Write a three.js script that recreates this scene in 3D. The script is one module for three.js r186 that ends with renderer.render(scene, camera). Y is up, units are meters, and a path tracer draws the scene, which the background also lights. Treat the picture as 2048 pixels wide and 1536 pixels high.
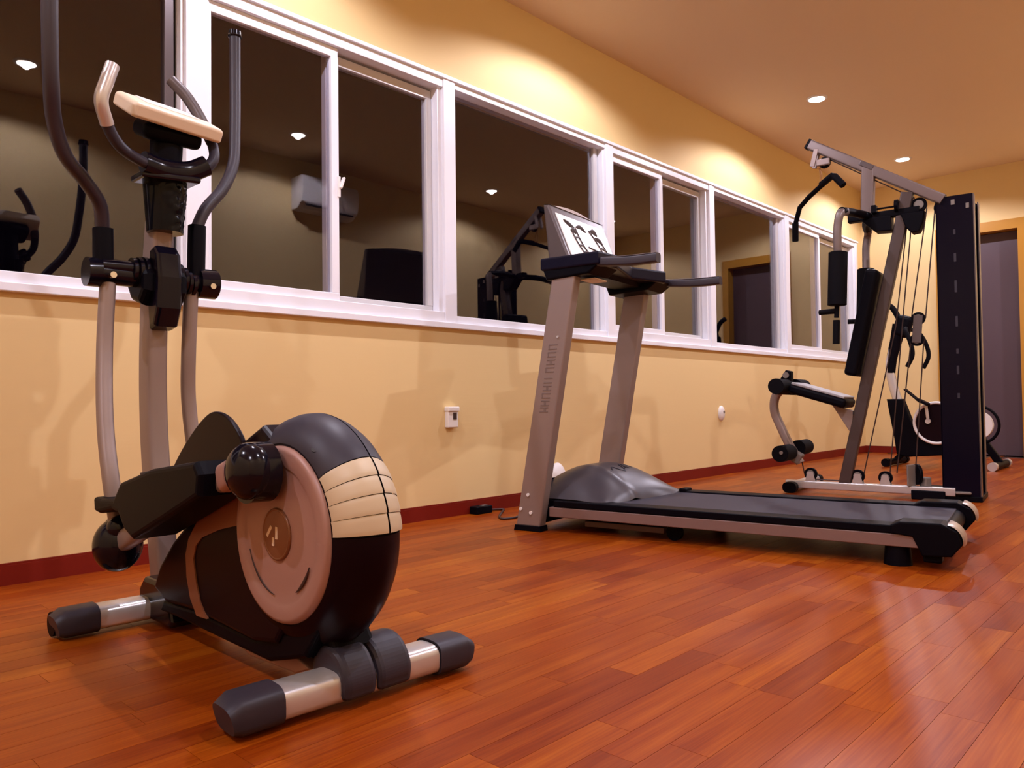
import * as THREE from 'three';
import { RoundedBoxGeometry } from 'three/addons/geometries/RoundedBoxGeometry.js';
import { mergeGeometries } from 'three/addons/utils/BufferGeometryUtils.js';
import { ImprovedNoise } from 'three/addons/math/ImprovedNoise.js';

// ------------------------------------------------------------------ camera, night outside, exposure
const scene = new THREE.Scene();
const V = (x, y, z) => new THREE.Vector3(x, y, z);
const camera = new THREE.PerspectiveCamera(53.318, 2048 / 1536, 0.05, 60);
{
  const yaw = 0.7581, pitch = 0.0257, roll = -0.0122;
  const f = V(Math.cos(yaw) * Math.cos(pitch), Math.sin(pitch), -Math.sin(yaw) * Math.cos(pitch));
  const r = f.clone().cross(V(0, 1, 0)).normalize(), u = r.clone().cross(f);
  const c = Math.cos(roll), s = Math.sin(roll);
  const r2 = r.clone().multiplyScalar(c).addScaledVector(u, s), u2 = u.clone().multiplyScalar(c).addScaledVector(r, -s);
  camera.position.set(0, 0.6, 3.0789);
  camera.quaternion.setFromRotationMatrix(new THREE.Matrix4().makeBasis(r2, u2, f.clone().negate()));
  camera.updateMatrixWorld();
}
scene.background = new THREE.Color().setRGB(0.0012, 0.0006, 0.0016);
const renderer = new THREE.WebGLRenderer({ antialias: true });
renderer.toneMapping = THREE.LinearToneMapping;
renderer.toneMappingExposure = 1.0;
renderer.shadowMap.enabled = true;

const LAMP = 11, LAMP_COLOR = new THREE.Color().setRGB(0.98, 0.93, 1.10);
const LAMP_ANGLE = 76 * Math.PI / 180, LAMP_PENUMBRA = 0.2;

// room: window wall z = 0, opposite wall z = 3.4, end wall x = 9.1, near wall x = -1.7
const CEIL = 2.985, XF = 9.1, XN = -1.7, ZO = 3.4;

// ------------------------------------------------------------------ helpers
let seed = 7;
const rnd = () => { seed = (seed * 1664525 + 1013904223) >>> 0; return seed / 4294967296; };
const taken = new Map();
function numbered(n) { const k = taken.get(n) || 0; taken.set(n, k + 1); return k ? `${n}_${String(k).padStart(3, '0')}` : n; }
const clean = g => { let q = g.index ? g.toNonIndexed() : g; for (const k of Object.keys(q.attributes)) if (!['position', 'normal', 'uv'].includes(k)) q.deleteAttribute(k); return q; };
const merge = gs => mergeGeometries(gs.map(clean));
function part(name, gs, m, parent, label) {
  const o = new THREE.Mesh(Array.isArray(gs) ? (gs.length > 1 ? merge(gs) : gs[0]) : gs, m);
  o.name = name; o.castShadow = o.receiveShadow = true; parent.add(o);
  if (label) o.userData.label = label;
  return o;
}
// the same, one mesh for each piece
const parts = (name, gs, m, parent, label) => gs.map(g => part(name, g, m, parent, label));
function thing(name, label, category, pos = [0, 0, 0], turn = 0, group) {
  const o = new THREE.Group(); o.name = numbered(name); o.position.set(...pos); o.rotation.y = turn;
  o.userData = { label, category }; if (group) o.userData.group = group;
  scene.add(o); return o;
}
function struct(name, pos = [0, 0, 0]) { const o = new THREE.Group(); o.name = name; o.position.set(...pos); o.userData.kind = 'structure'; scene.add(o); return o; }
function structMesh(name, gs, m) { const o = part(name, gs, m, scene); o.userData.kind = 'structure'; return o; }
// box by limits
function bx(x0, x1, y0, y1, z0, z1, r = 0) {
  const w = x1 - x0, h = y1 - y0, d = z1 - z0;
  const g = r > 0 ? new RoundedBoxGeometry(w, h, d, 2, Math.min(r, w / 2.01, h / 2.01, d / 2.01)) : new THREE.BoxGeometry(w, h, d);
  return g.translate((x0 + x1) / 2, (y0 + y1) / 2, (z0 + z1) / 2);
}
// oriented box around a centre
function obx(w, h, d, c, rot = [0, 0, 0], r = 0) {
  const g = r > 0 ? new RoundedBoxGeometry(w, h, d, 2, Math.min(r, w / 2.01, h / 2.01, d / 2.01)) : new THREE.BoxGeometry(w, h, d);
  return g.applyMatrix4(new THREE.Matrix4().makeRotationFromEuler(new THREE.Euler(...rot))).translate(...c);
}
// sweep of a superellipse (w along ref, h across) along points
function sweep(pts, w, h = w, { ref = [1, 0, 0], n = 14, e = 2, seg = 0, curve = true, wh = null } = {}) {
  const P = pts.map(p => V(...p));
  let S = [];
  if (curve && P.length > 2) { const c = new THREE.CatmullRomCurve3(P, false, 'centripetal'); S = c.getPoints(seg || P.length * 7); } else S = P;
  const pos = [], uv = [], idx = [], R0 = V(...ref);
  const N = S.length; let len = 0; const ring = [];
  for (let i = 0; i < N; i++) {
    const T = S[Math.min(i + 1, N - 1)].clone().sub(S[Math.max(i - 1, 0)]).normalize();
    let a = R0.clone().addScaledVector(T, -R0.dot(T)); if (a.lengthSq() < 1e-6) a = V(0, 1, 0).addScaledVector(T, -T.y);
    a.normalize(); const b = T.clone().cross(a);
    if (i) len += S[i].distanceTo(S[i - 1]);
    const k = i / (N - 1), [sw, sh] = wh ? wh(k) : [1, 1]; const rr = [];
    for (let j = 0; j <= n; j++) {
      const t = j / n * Math.PI * 2, ct = Math.cos(t), st = Math.sin(t);
      const px = Math.sign(ct) * Math.pow(Math.abs(ct), 2 / e) * w / 2 * sw, py = Math.sign(st) * Math.pow(Math.abs(st), 2 / e) * h / 2 * sh;
      const q = S[i].clone().addScaledVector(a, px).addScaledVector(b, py);
      rr.push(q); pos.push(q.x, q.y, q.z); uv.push(j / n, len);
    }
    ring.push(rr);
  }
  for (let i = 0; i < N - 1; i++) for (let j = 0; j < n; j++) { const a = i * (n + 1) + j, b = a + n + 1; idx.push(a, a + 1, b, b, a + 1, b + 1); }
  for (const [i, flip] of [[0, 1], [N - 1, 0]]) {
    const c0 = pos.length / 3; pos.push(S[i].x, S[i].y, S[i].z); uv.push(0.5, 0.5);
    for (let j = 0; j <= n; j++) { const q = ring[i][j]; pos.push(q.x, q.y, q.z); uv.push(0, 0); }
    for (let j = 0; j < n; j++) flip ? idx.push(c0, c0 + 2 + j, c0 + 1 + j) : idx.push(c0, c0 + 1 + j, c0 + 2 + j);
  }
  const g = new THREE.BufferGeometry();
  g.setAttribute('position', new THREE.Float32BufferAttribute(pos, 3)); g.setAttribute('uv', new THREE.Float32BufferAttribute(uv, 2)); g.setIndex(idx);
  g.computeVertexNormals(); 
  // weld the seam's normals
  const nn = g.attributes.normal;
  for (let i = 0; i < N; i++) { const a = i * (n + 1), b = a + n; const s = V(nn.getX(a) + nn.getX(b), nn.getY(a) + nn.getY(b), nn.getZ(a) + nn.getZ(b)).normalize(); nn.setXYZ(a, s.x, s.y, s.z); nn.setXYZ(b, s.x, s.y, s.z); }
  return clean(g);
}
const tube = (pts, r, o = {}) => sweep(pts, r * 2, r * 2, o);
const rod = (a, b, r, n = 12) => sweep([a, b], r * 2, r * 2, { n, curve: false });
const beam = (a, b, w, h, ref = [1, 0, 0]) => sweep([a, b], w, h, { e: 7, n: 20, curve: false, ref });
// round plate: cylinder along an axis
function disc(c, axis, r, d, seg = 36, r2 = r) {
  const g = new THREE.CylinderGeometry(r2, r, d, seg);
  g.applyQuaternion(new THREE.Quaternion().setFromUnitVectors(V(0, 1, 0), V(...axis).normalize())); return g.translate(...c);
}
const ringG = (c, axis, R, r, seg = 40, tubeSeg = 8, arc = Math.PI * 2) => { const g = new THREE.TorusGeometry(R, r, tubeSeg, seg, arc); g.applyQuaternion(new THREE.Quaternion().setFromUnitVectors(V(0, 0, 1), V(...axis).normalize())); return g.translate(...c); };
// lathe about the x axis through (cz, cy); profile [[x, r], ...]; angles measured from +z towards +y
function latheX(profile, cz, cy, a0 = 0, a1 = 360, seg = 48) {
  const pos = [], uv = [], idx = [], n = profile.length;
  for (let i = 0; i <= seg; i++) { const a = (a0 + (a1 - a0) * i / seg) * Math.PI / 180;
    for (let j = 0; j < n; j++) { const [x, r] = profile[j]; pos.push(x, cy + r * Math.sin(a), cz + r * Math.cos(a)); uv.push(i / seg, j / (n - 1)); } }
  for (let i = 0; i < seg; i++) for (let j = 0; j < n - 1; j++) { const a = i * n + j, b = a + n; idx.push(a, b, a + 1, b, b + 1, a + 1); }
  const g = new THREE.BufferGeometry(); g.setAttribute('position', new THREE.Float32BufferAttribute(pos, 3)); g.setAttribute('uv', new THREE.Float32BufferAttribute(uv, 2)); g.setIndex(idx); g.computeVertexNormals(); return clean(g);
}
// prism: outline [[z, y], ...] extruded along x from x0 to x1
function prism(outline, x0, x1, bevel = 0, smooth = false) {
  let sh;
  if (smooth) { sh = new THREE.Shape(); sh.setFromPoints(new THREE.SplineCurve(outline.concat([outline[0]]).map(p => new THREE.Vector2(...p))).getPoints(outline.length * 6)); }
  else sh = new THREE.Shape(outline.map(p => new THREE.Vector2(...p)));
  const g = new THREE.ExtrudeGeometry(sh, { depth: x1 - x0 - 2 * bevel, bevelEnabled: bevel > 0, bevelThickness: bevel, bevelSize: bevel, bevelOffset: -bevel, bevelSegments: 3, curveSegments: 8 });
  g.translate(0, 0, bevel).rotateY(-Math.PI / 2).translate(x1, 0, 0); return clean(g);
}
// slab: outline [[x, z], ...] with height y0..y1
function slab(outline, y0, y1, bevel = 0) {
  const sh = new THREE.Shape(outline.map(([x, z]) => new THREE.Vector2(x, -z)));
  const g = new THREE.ExtrudeGeometry(sh, { depth: y1 - y0 - 2 * bevel, bevelEnabled: bevel > 0, bevelThickness: bevel, bevelSize: bevel, bevelOffset: -bevel, bevelSegments: 3 });
  g.translate(0, 0, bevel).rotateX(-Math.PI / 2).translate(0, y0, 0); return clean(g);
}
const noise = new ImprovedNoise();
function grid(nu, nv, fn) {
  const pos = [], uv = [], idx = [];
  for (let i = 0; i <= nu; i++) for (let j = 0; j <= nv; j++) { const p = fn(i / nu, j / nv); pos.push(...p); uv.push(i / nu, j / nv); }
  for (let i = 0; i < nu; i++) for (let j = 0; j < nv; j++) { const a = i * (nv + 1) + j, b = a + nv + 1; idx.push(a, a + 1, b, b, a + 1, b + 1); }
  const g = new THREE.BufferGeometry(); g.setAttribute('position', new THREE.Float32BufferAttribute(pos, 3)); g.setAttribute('uv', new THREE.Float32BufferAttribute(uv, 2)); g.setIndex(idx); g.computeVertexNormals(); return clean(g);
}

// ------------------------------------------------------------------ materials
function tex(w, h, fn, srgb = false) {
  const d = new Uint8Array(w * h * 4);
  for (let y = 0; y < h; y++) for (let x = 0; x < w; x++) { const c = fn(x / w, y / h); const i = (y * w + x) * 4; d[i] = c[0] * 255; d[i + 1] = c[1] * 255; d[i + 2] = c[2] * 255; d[i + 3] = 255; }
  const t = new THREE.DataTexture(d, w, h); t.wrapS = t.wrapT = THREE.RepeatWrapping; t.magFilter = THREE.LinearFilter; t.minFilter = THREE.LinearMipmapLinearFilter; t.generateMipmaps = true;
  if (srgb) t.colorSpace = THREE.SRGBColorSpace; t.needsUpdate = true; return t;
}
const per = (x, y, z, px, py) => { // noise that repeats over px, py
  const a = noise.noise(x, y, z), b = noise.noise(x - px, y, z), c = noise.noise(x, y - py, z), d = noise.noise(x - px, y - py, z);
  const u = x / px, v = y / py; return (a * (1 - u) + b * u) * (1 - v) + (c * (1 - u) + d * u) * v;
};
const grain = tex(512, 512, (u, v) => {
  const w = per(u * 3, v * 6, 1.3, 3, 6) * 0.6;
  const fib = per(u * 5, v * 70, 4.1, 5, 70) * 0.5 + per(u * 12, v * 150, 8.4, 12, 150) * 0.35;
  const band = per(u * 2, v * 14 + w, 2.7, 2, 14) * 0.6;
  const k = Math.min(1, Math.max(0.3, 0.80 + 0.20 * fib + 0.22 * band + 0.10 * w));
  return [Math.min(1, k * 1.02), k * k * 0.98, k * k * k * 0.95];
}, true);
const plasterB = tex(256, 256, (u, v) => { const k = 0.5 + 0.3 * per(u * 20, v * 20, 3, 20, 20) + 0.2 * per(u * 60, v * 60, 9, 60, 60); return [k, k, k]; });
plasterB.repeat.set(2, 2);
const std = (rgb, roughness = 0.5, metalness = 0, o = {}) => new THREE.MeshPhysicalMaterial({ color: new THREE.Color().setRGB(...rgb), roughness, metalness, ...o });
const M = {
  wall: std([0.74, 0.555, 0.262], 0.75, 0, { bumpMap: plasterB, bumpScale: 0.0006 }),
  ceiling: std([0.72, 0.55, 0.36], 0.85, 0, { bumpMap: plasterB, bumpScale: 0.0005 }),
  frame: std([0.80, 0.81, 0.87], 0.35),
  sash: std([0.62, 0.61, 0.62], 0.32, 0.15),
  gasket: std([0.012, 0.012, 0.014], 0.6),
  glass: new THREE.MeshPhysicalMaterial({ color: new THREE.Color().setRGB(0.9, 0.88, 0.92), transmission: 1, thickness: 0, roughness: 0.0, ior: 1.62 }),
  base: std([0.17, 0.010, 0.004], 0.45, 0, { specularIntensity: 0.5 }),
  doorFrame: std([0.46, 0.215, 0.02], 0.4),
  door: std([0.080, 0.047, 0.058], 0.5),
  white: std([0.78, 0.76, 0.74], 0.4),
  black: std([0.0028, 0.0024, 0.005], 0.45, 0, { specularIntensity: 0.13 }),
  gloss: std([0.004, 0.003, 0.008], 0.15, 0, { specularIntensity: 0.6 }),
  bag: std([0.003, 0.003, 0.005], 0.12, 0, { specularIntensity: 0.3 }),
  foam: std([0.0035, 0.003, 0.005], 0.8, 0, { specularIntensity: 0.2 }),
  grip: std([0.026, 0.019, 0.030], 0.45),
  charcoal: std([0.032, 0.028, 0.042], 0.45, 0, { specularIntensity: 0.6 }),
  grey: std([0.27, 0.205, 0.185], 0.42, 0.3),
  greyDark: std([0.10, 0.078, 0.078], 0.4, 0.35),
  rail: std([0.23, 0.150, 0.135], 0.42, 0.2),
  greyMid: std([0.17, 0.127, 0.118], 0.42, 0.3),
  upright: std([0.070, 0.048, 0.045], 0.42, 0.3),
  lettering: std([0.19, 0.14, 0.125], 0.45, 0.2),
  silver: std([0.62, 0.60, 0.60], 0.28, 0.55),
  chrome: std([0.80, 0.79, 0.80], 0.12, 1),
  salmon: std([0.36, 0.20, 0.165], 0.4),
  salmonDark: std([0.23, 0.085, 0.04], 0.4),
  bronze: std([0.20, 0.075, 0.03], 0.3, 0.2),
  gold: std([0.58, 0.48, 0.33], 0.45, 0.05),
  maroon: std([0.007, 0.0015, 0.004], 0.34, 0, { specularIntensity: 0.2 }),
  cream: std([0.74, 0.60, 0.44], 0.45),
  belt: std([0.032, 0.028, 0.042], 0.55, 0, { specularIntensity: 0.35 }),
  cover: std([0.056, 0.050, 0.063], 0.34, 0.15),
  silverPaint: std([0.50, 0.44, 0.41], 0.3, 0.6),
  screen: std([0.86, 0.84, 0.82], 0.3),
  ink: std([0.03, 0.012, 0.012], 0.5),
  navy: std([0.0035, 0.003, 0.014], 0.36, 0, { specularIntensity: 0.3 }),
  seatTop: std([0.34, 0.33, 0.34], 0.45),
  cable: std([0.03, 0.012, 0.012], 0.5),
  strap: std([0.35, 0.15, 0.04], 0.6),
  shroud: std([0.003, 0.002, 0.009], 0.25, 0, { specularIntensity: 0.25 }),
  edge: std([0.11, 0.085, 0.085], 0.35, 0.4),
  dirt: std([0.20, 0.17, 0.15], 0.6),
  glow: new THREE.MeshStandardMaterial({ color: 0xffffff, emissive: new THREE.Color().setRGB(1, 0.97, 0.93), emissiveIntensity: 14, roughness: 0.5 }),
};

// ------------------------------------------------------------------ the room
{
  // window wall: below, above and beside the long strip of windows
  structMesh('wall_window', [bx(XN, XF, -0.02, 1.035, -0.2, 0), bx(XN, XF, 2.372, CEIL, -0.2, 0), bx(8.93, XF, 1.035, 2.372, -0.2, 0)], M.wall);
  structMesh('wall_opposite', bx(XN, XF, -0.02, CEIL, ZO, ZO + 0.2), M.wall);
  // end wall with a door opening z 0.83..1.50, y 0..2.30
  structMesh('wall_end', [bx(XF, XF + 0.2, -0.02, CEIL, -0.2, 0.81), bx(XF, XF + 0.2, 2.34, CEIL, 0.81, 1.56), bx(XF, XF + 0.2, -0.02, CEIL, 1.56, ZO + 0.2)], M.wall);
  structMesh('wall_near', bx(XN - 0.2, XN, -0.02, CEIL, -0.2, ZO + 0.2), M.wall);
  structMesh('baseboard_window', [bx(XN, XF, 0, 0.068, 0, 0.016), bx(XN, XF, 0.068, 0.075, 0, 0.011)], M.base);
  structMesh('baseboard_end', [bx(XF - 0.016, XF, 0, 0.068, 0.017, 0.745), bx(XF - 0.011, XF, 0.068, 0.075, 0.012, 0.745), bx(XF - 0.016, XF, 0, 0.068, 1.585, ZO)], M.base);
  structMesh('baseboard_opposite', bx(XN, XF - 0.017, 0, 0.072, ZO - 0.016, ZO), M.base);

  // door
  const d = struct('door_1', [XF, 0, 1.185]);
  part('door_frame', [bx(-0.03, 0.16, 0, 2.41, -0.415, -0.335), bx(-0.03, 0.16, 0, 2.41, 0.335, 0.415), bx(-0.03, 0.16, 2.31, 2.41, -0.335, 0.335)], M.doorFrame, d, 'orange-brown wooden door frame');
  part('door_leaf', bx(0.10, 0.145, 0.006, 2.305, -0.33, 0.33), M.door, d, 'dark brown wooden door leaf');
}

// windows: a strip of aluminium frames, double-sash and single-pane in turn
{
  const Y0 = 1.035, Y1 = 2.372;
  const lip = struct('trim_1', [0, 0, 0]);
  part('sill_lip', bx(XN, 8.95, 1.008, 1.040, -0.02, 0.030, 0.004), M.frame, lip, 'white sill lip running under all the windows');
  part('top_lip', bx(XN, 8.95, 2.362, 2.384, -0.02, 0.022, 0.004), M.frame, lip, 'white top rail over all the windows');
  const posts = [-0.12, 1.38, 2.77, 4.235, 5.635, 7.075, 8.90];
  const pw = [0.09, 0.095, 0.085, 0.085, 0.085, 0.085, 0.07];
  posts.forEach((x, i) => part('mullion', bx(x - pw[i] / 2, x + pw[i] / 2, Y0, 2.365, -0.10, 0.014, 0.004), M.frame, lip));
  const spans = [[XN, -0.165, 2], [-0.075, 1.3325, 1], [1.4275, 2.7275, 2], [2.8125, 4.1925, 1], [4.2775, 5.5925, 2], [5.6775, 7.0325, 1], [7.1175, 8.865, 2]];
  spans.forEach(([x0, x1, kind], i) => {
    const w = struct(`window_${i + 1}`, [(x0 + x1) / 2, Y0, 0]);
    const h = (x1 - x0) / 2, T = 2.365 - Y0;
    if (kind === 1) {
      part('window_frame', [bx(-h, h, 0, 0.046, -0.10, 0.006, 0.003), bx(-h, h, T - 0.036, T, -0.10, 0.006, 0.003), bx(-h, -h + 0.012, 0.046, T - 0.036, -0.1, -0.01), bx(h - 0.012, h, 0.046, T - 0.036, -0.1, -0.01)], M.frame, w);
      part('stile', bx(h - 0.062, h - 0.024, 0.046, T - 0.036, -0.085, -0.045, 0.003), i === 1 ? M.edge : M.sash, w);
      part('gasket', bx(h - 0.024, h - 0.012, 0.046, T - 0.036, -0.095, -0.06), M.gasket, w);
      part('pane', bx(-h + 0.012, h - 0.062, 0.046, T - 0.036, -0.0665, -0.0625), M.glass, w);
    } else {
      const mid = [0, 0, -0.018, 0, -0.02, 0, -0.10][i], b = 0.085, top = T - 0.088;
      part('window_frame', [bx(-h, h, 0, 0.062, -0.10, 0.008, 0.003), bx(-h, h, T - 0.05, T, -0.10, 0.008, 0.003), bx(-h, -h + 0.012, 0.062, T - 0.05, -0.1, -0.008), bx(h - 0.028, h, 0.062, T - 0.05, -0.1, -0.008)], M.frame, w);
      // left sash runs in front, right sash behind
      const s1 = part('sash', [bx(-h + 0.012, mid + 0.016, 0.062, 0.100, -0.05, -0.006, 0.003), bx(-h + 0.012, mid + 0.016, T - 0.098, T - 0.05, -0.05, -0.012, 0.003), bx(mid - 0.024, mid + 0.016, 0.1, T - 0.098, -0.05, -0.008, 0.003), bx(-h + 0.012, -h + 0.022, 0.1, T - 0.098, -0.05, -0.012)], M.frame, w);
      part('pane', bx(-h + 0.022, mid - 0.024, 0.100, T - 0.098, -0.031, -0.027), M.glass, s1);
      const s2 = part('sash', [bx(mid - 0.024, h - 0.030, 0.062, 0.096, -0.096, -0.056, 0.003), bx(mid - 0.024, h - 0.030, T - 0.112, T - 0.064, -0.096, -0.056, 0.003), bx(mid - 0.024, mid + 0.010, 0.096, T - 0.112, -0.096, -0.058, 0.003), bx(h - 0.066, h - 0.030, 0.096, T - 0.112, -0.096, -0.054, 0.003)], M.sash, w);
      part('pane', bx(mid + 0.010, h - 0.066, 0.096, T - 0.112, -0.077, -0.073), M.glass, s2);
      if (i < 3) part('latch', [bx(mid + 0.006, mid + 0.022, 0.56, 0.66, -0.012, -0.002, 0.003), obx(0.012, 0.06, 0.02, [mid + 0.028, 0.63, 0], [0, 0, -0.35], 0.004)], M.white, w, 'small white window latch');
    }
  });
}

// ceiling with holes is not needed: the downlights are shallow and sit just below it
structMesh('ceiling', bx(XN - 0.2, XF + 0.2, CEIL, CEIL + 0.15, -0.2, ZO + 0.2), M.ceiling);

// floor of narrow strips laid along the window wall
{
  const fl = struct('floor');
  const tone = [[0.45, 0.150, 0.011], [0.42, 0.130, 0.009], [0.49, 0.175, 0.013], [0.37, 0.105, 0.008], [0.43, 0.140, 0.010], [0.33, 0.090, 0.008], [0.49, 0.190, 0.016], [0.41, 0.130, 0.014]];
  const finish = { roughness: 0.34, metalness: 0, map: grain, specularIntensity: 0.38 };
  const mats = tone.map(c => new THREE.MeshPhysicalMaterial({ color: new THREE.Color().setRGB(...c), ...finish }));
  const field = new THREE.MeshPhysicalMaterial({ color: 0xffffff, vertexColors: true, ...finish });
  part('subfloor', bx(XN, XF + 0.2, -0.06, -0.009, 0, ZO), std([0.06, 0.02, 0.01], 0.9), fl);
  const lens = [0.34, 0.44, 0.52, 0.62, 0.74], W = 0.078, gap = 0.0008;
  const geos = [];
  for (const L of lens) for (let k = 0; k < 5; k++) {
    const g = new THREE.BoxGeometry(L - gap, 0.012, W - gap);
    const uv = g.attributes.uv, p = g.attributes.position, ou = rnd(), ov = rnd();
    for (let i = 0; i < uv.count; i++) uv.setXY(i, p.getX(i) / 0.9 + ou, p.getZ(i) / 0.35 + ov);
    geos.push(g);
  }
  const all = [];
  const m4 = new THREE.Matrix4().multiplyMatrices(camera.projectionMatrix, camera.matrixWorldInverse);
  for (let z = 0, row = 0; z < ZO - 0.001; z += W, row++) {
    let x = XN - rnd() * 0.5;
    while (x < XF) {
      const li = Math.floor(rnd() * 5), L = lens[li], gi = li * 5 + Math.floor(rnd() * 5), mi = Math.floor(rnd() * 8);
      const x0 = x, cx = x + L / 2, cz = z + W / 2; x += L;
      if (x0 < XN - L * 0.5 || x0 + L > XF + 0.2 || cz + W / 2 > ZO + 0.04) continue;
      const c = V(cx, 0, cz).project(camera), d = V(cx, 0, cz).distanceTo(camera.position);
      const seen = Math.abs(c.x) < 1.05 && Math.abs(c.y) < 1.08 && c.z < 1;
      all.push({ cx, cz, gi, mi, score: seen ? L / Math.pow(d, 3) : 0 });
    }
  }
  all.sort((a, b) => b.score - a.score);
  const rest = [];
  all.forEach((q, i) => {
    if (i < 300) { const o = part(i ? `plank_${String(i).padStart(3, '0')}` : 'plank', geos[q.gi], mats[q.mi], fl); o.position.set(q.cx, -0.006, q.cz); }
    else {
      const g = clean(geos[q.gi].clone()).translate(q.cx, -0.006, q.cz), n = g.attributes.position.count, col = new Float32Array(n * 3);
      for (let k = 0; k < n; k++) col.set(tone[q.mi], k * 3);
      g.setAttribute('color', new THREE.BufferAttribute(col, 3)); rest.push(g);
    }
  });
  const o = part('plank_field', mergeGeometries(rest), field, fl); o.userData.kind = 'stuff';
}

// ------------------------------------------------------------------ downlights
{
  const xs = [-0.8, 1.5, 3.56, 6.03, 8.17];
  for (const [z, where] of [[0.73, 'in the window-side row'], [2.78, 'in the row away from the windows']]) for (const x of xs) {
    const near = x < 0 ? 'above the near end of the room' : x < 2 ? 'over the elliptical trainer' : x < 4 ? 'over the treadmill' : x < 7 ? 'over the multi-gym' : 'near the door end';
    const t = thing('downlight', `round downlight ${near}, ${where}`, 'ceiling light', [x, CEIL, z], 0, 'recessed downlights in the ceiling');
    part('trim_ring', new THREE.LatheGeometry([[0.056, 0], [0.058, -0.006], [0.064, -0.010], [0.074, -0.008], [0.080, 0]].map(p => new THREE.Vector2(...p)), 36), M.white, t);
    part('lamp_face', disc([0, -0.006, 0], [0, 1, 0], 0.057, 0.010, 32), M.glow, t, 'glowing white lamp face');
    const l = new THREE.SpotLight(LAMP_COLOR, LAMP, 0, LAMP_ANGLE, LAMP_PENUMBRA, 2);
    l.name = 'lamp_light'; l.position.set(0, -0.014, 0); l.castShadow = true; l.shadow.radius = 1.4; l.shadow.mapSize.set(1024, 1024);
    l.target.name = 'lamp_target'; l.target.position.set(0, -1, 0); t.add(l, l.target);
  }
}

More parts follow.
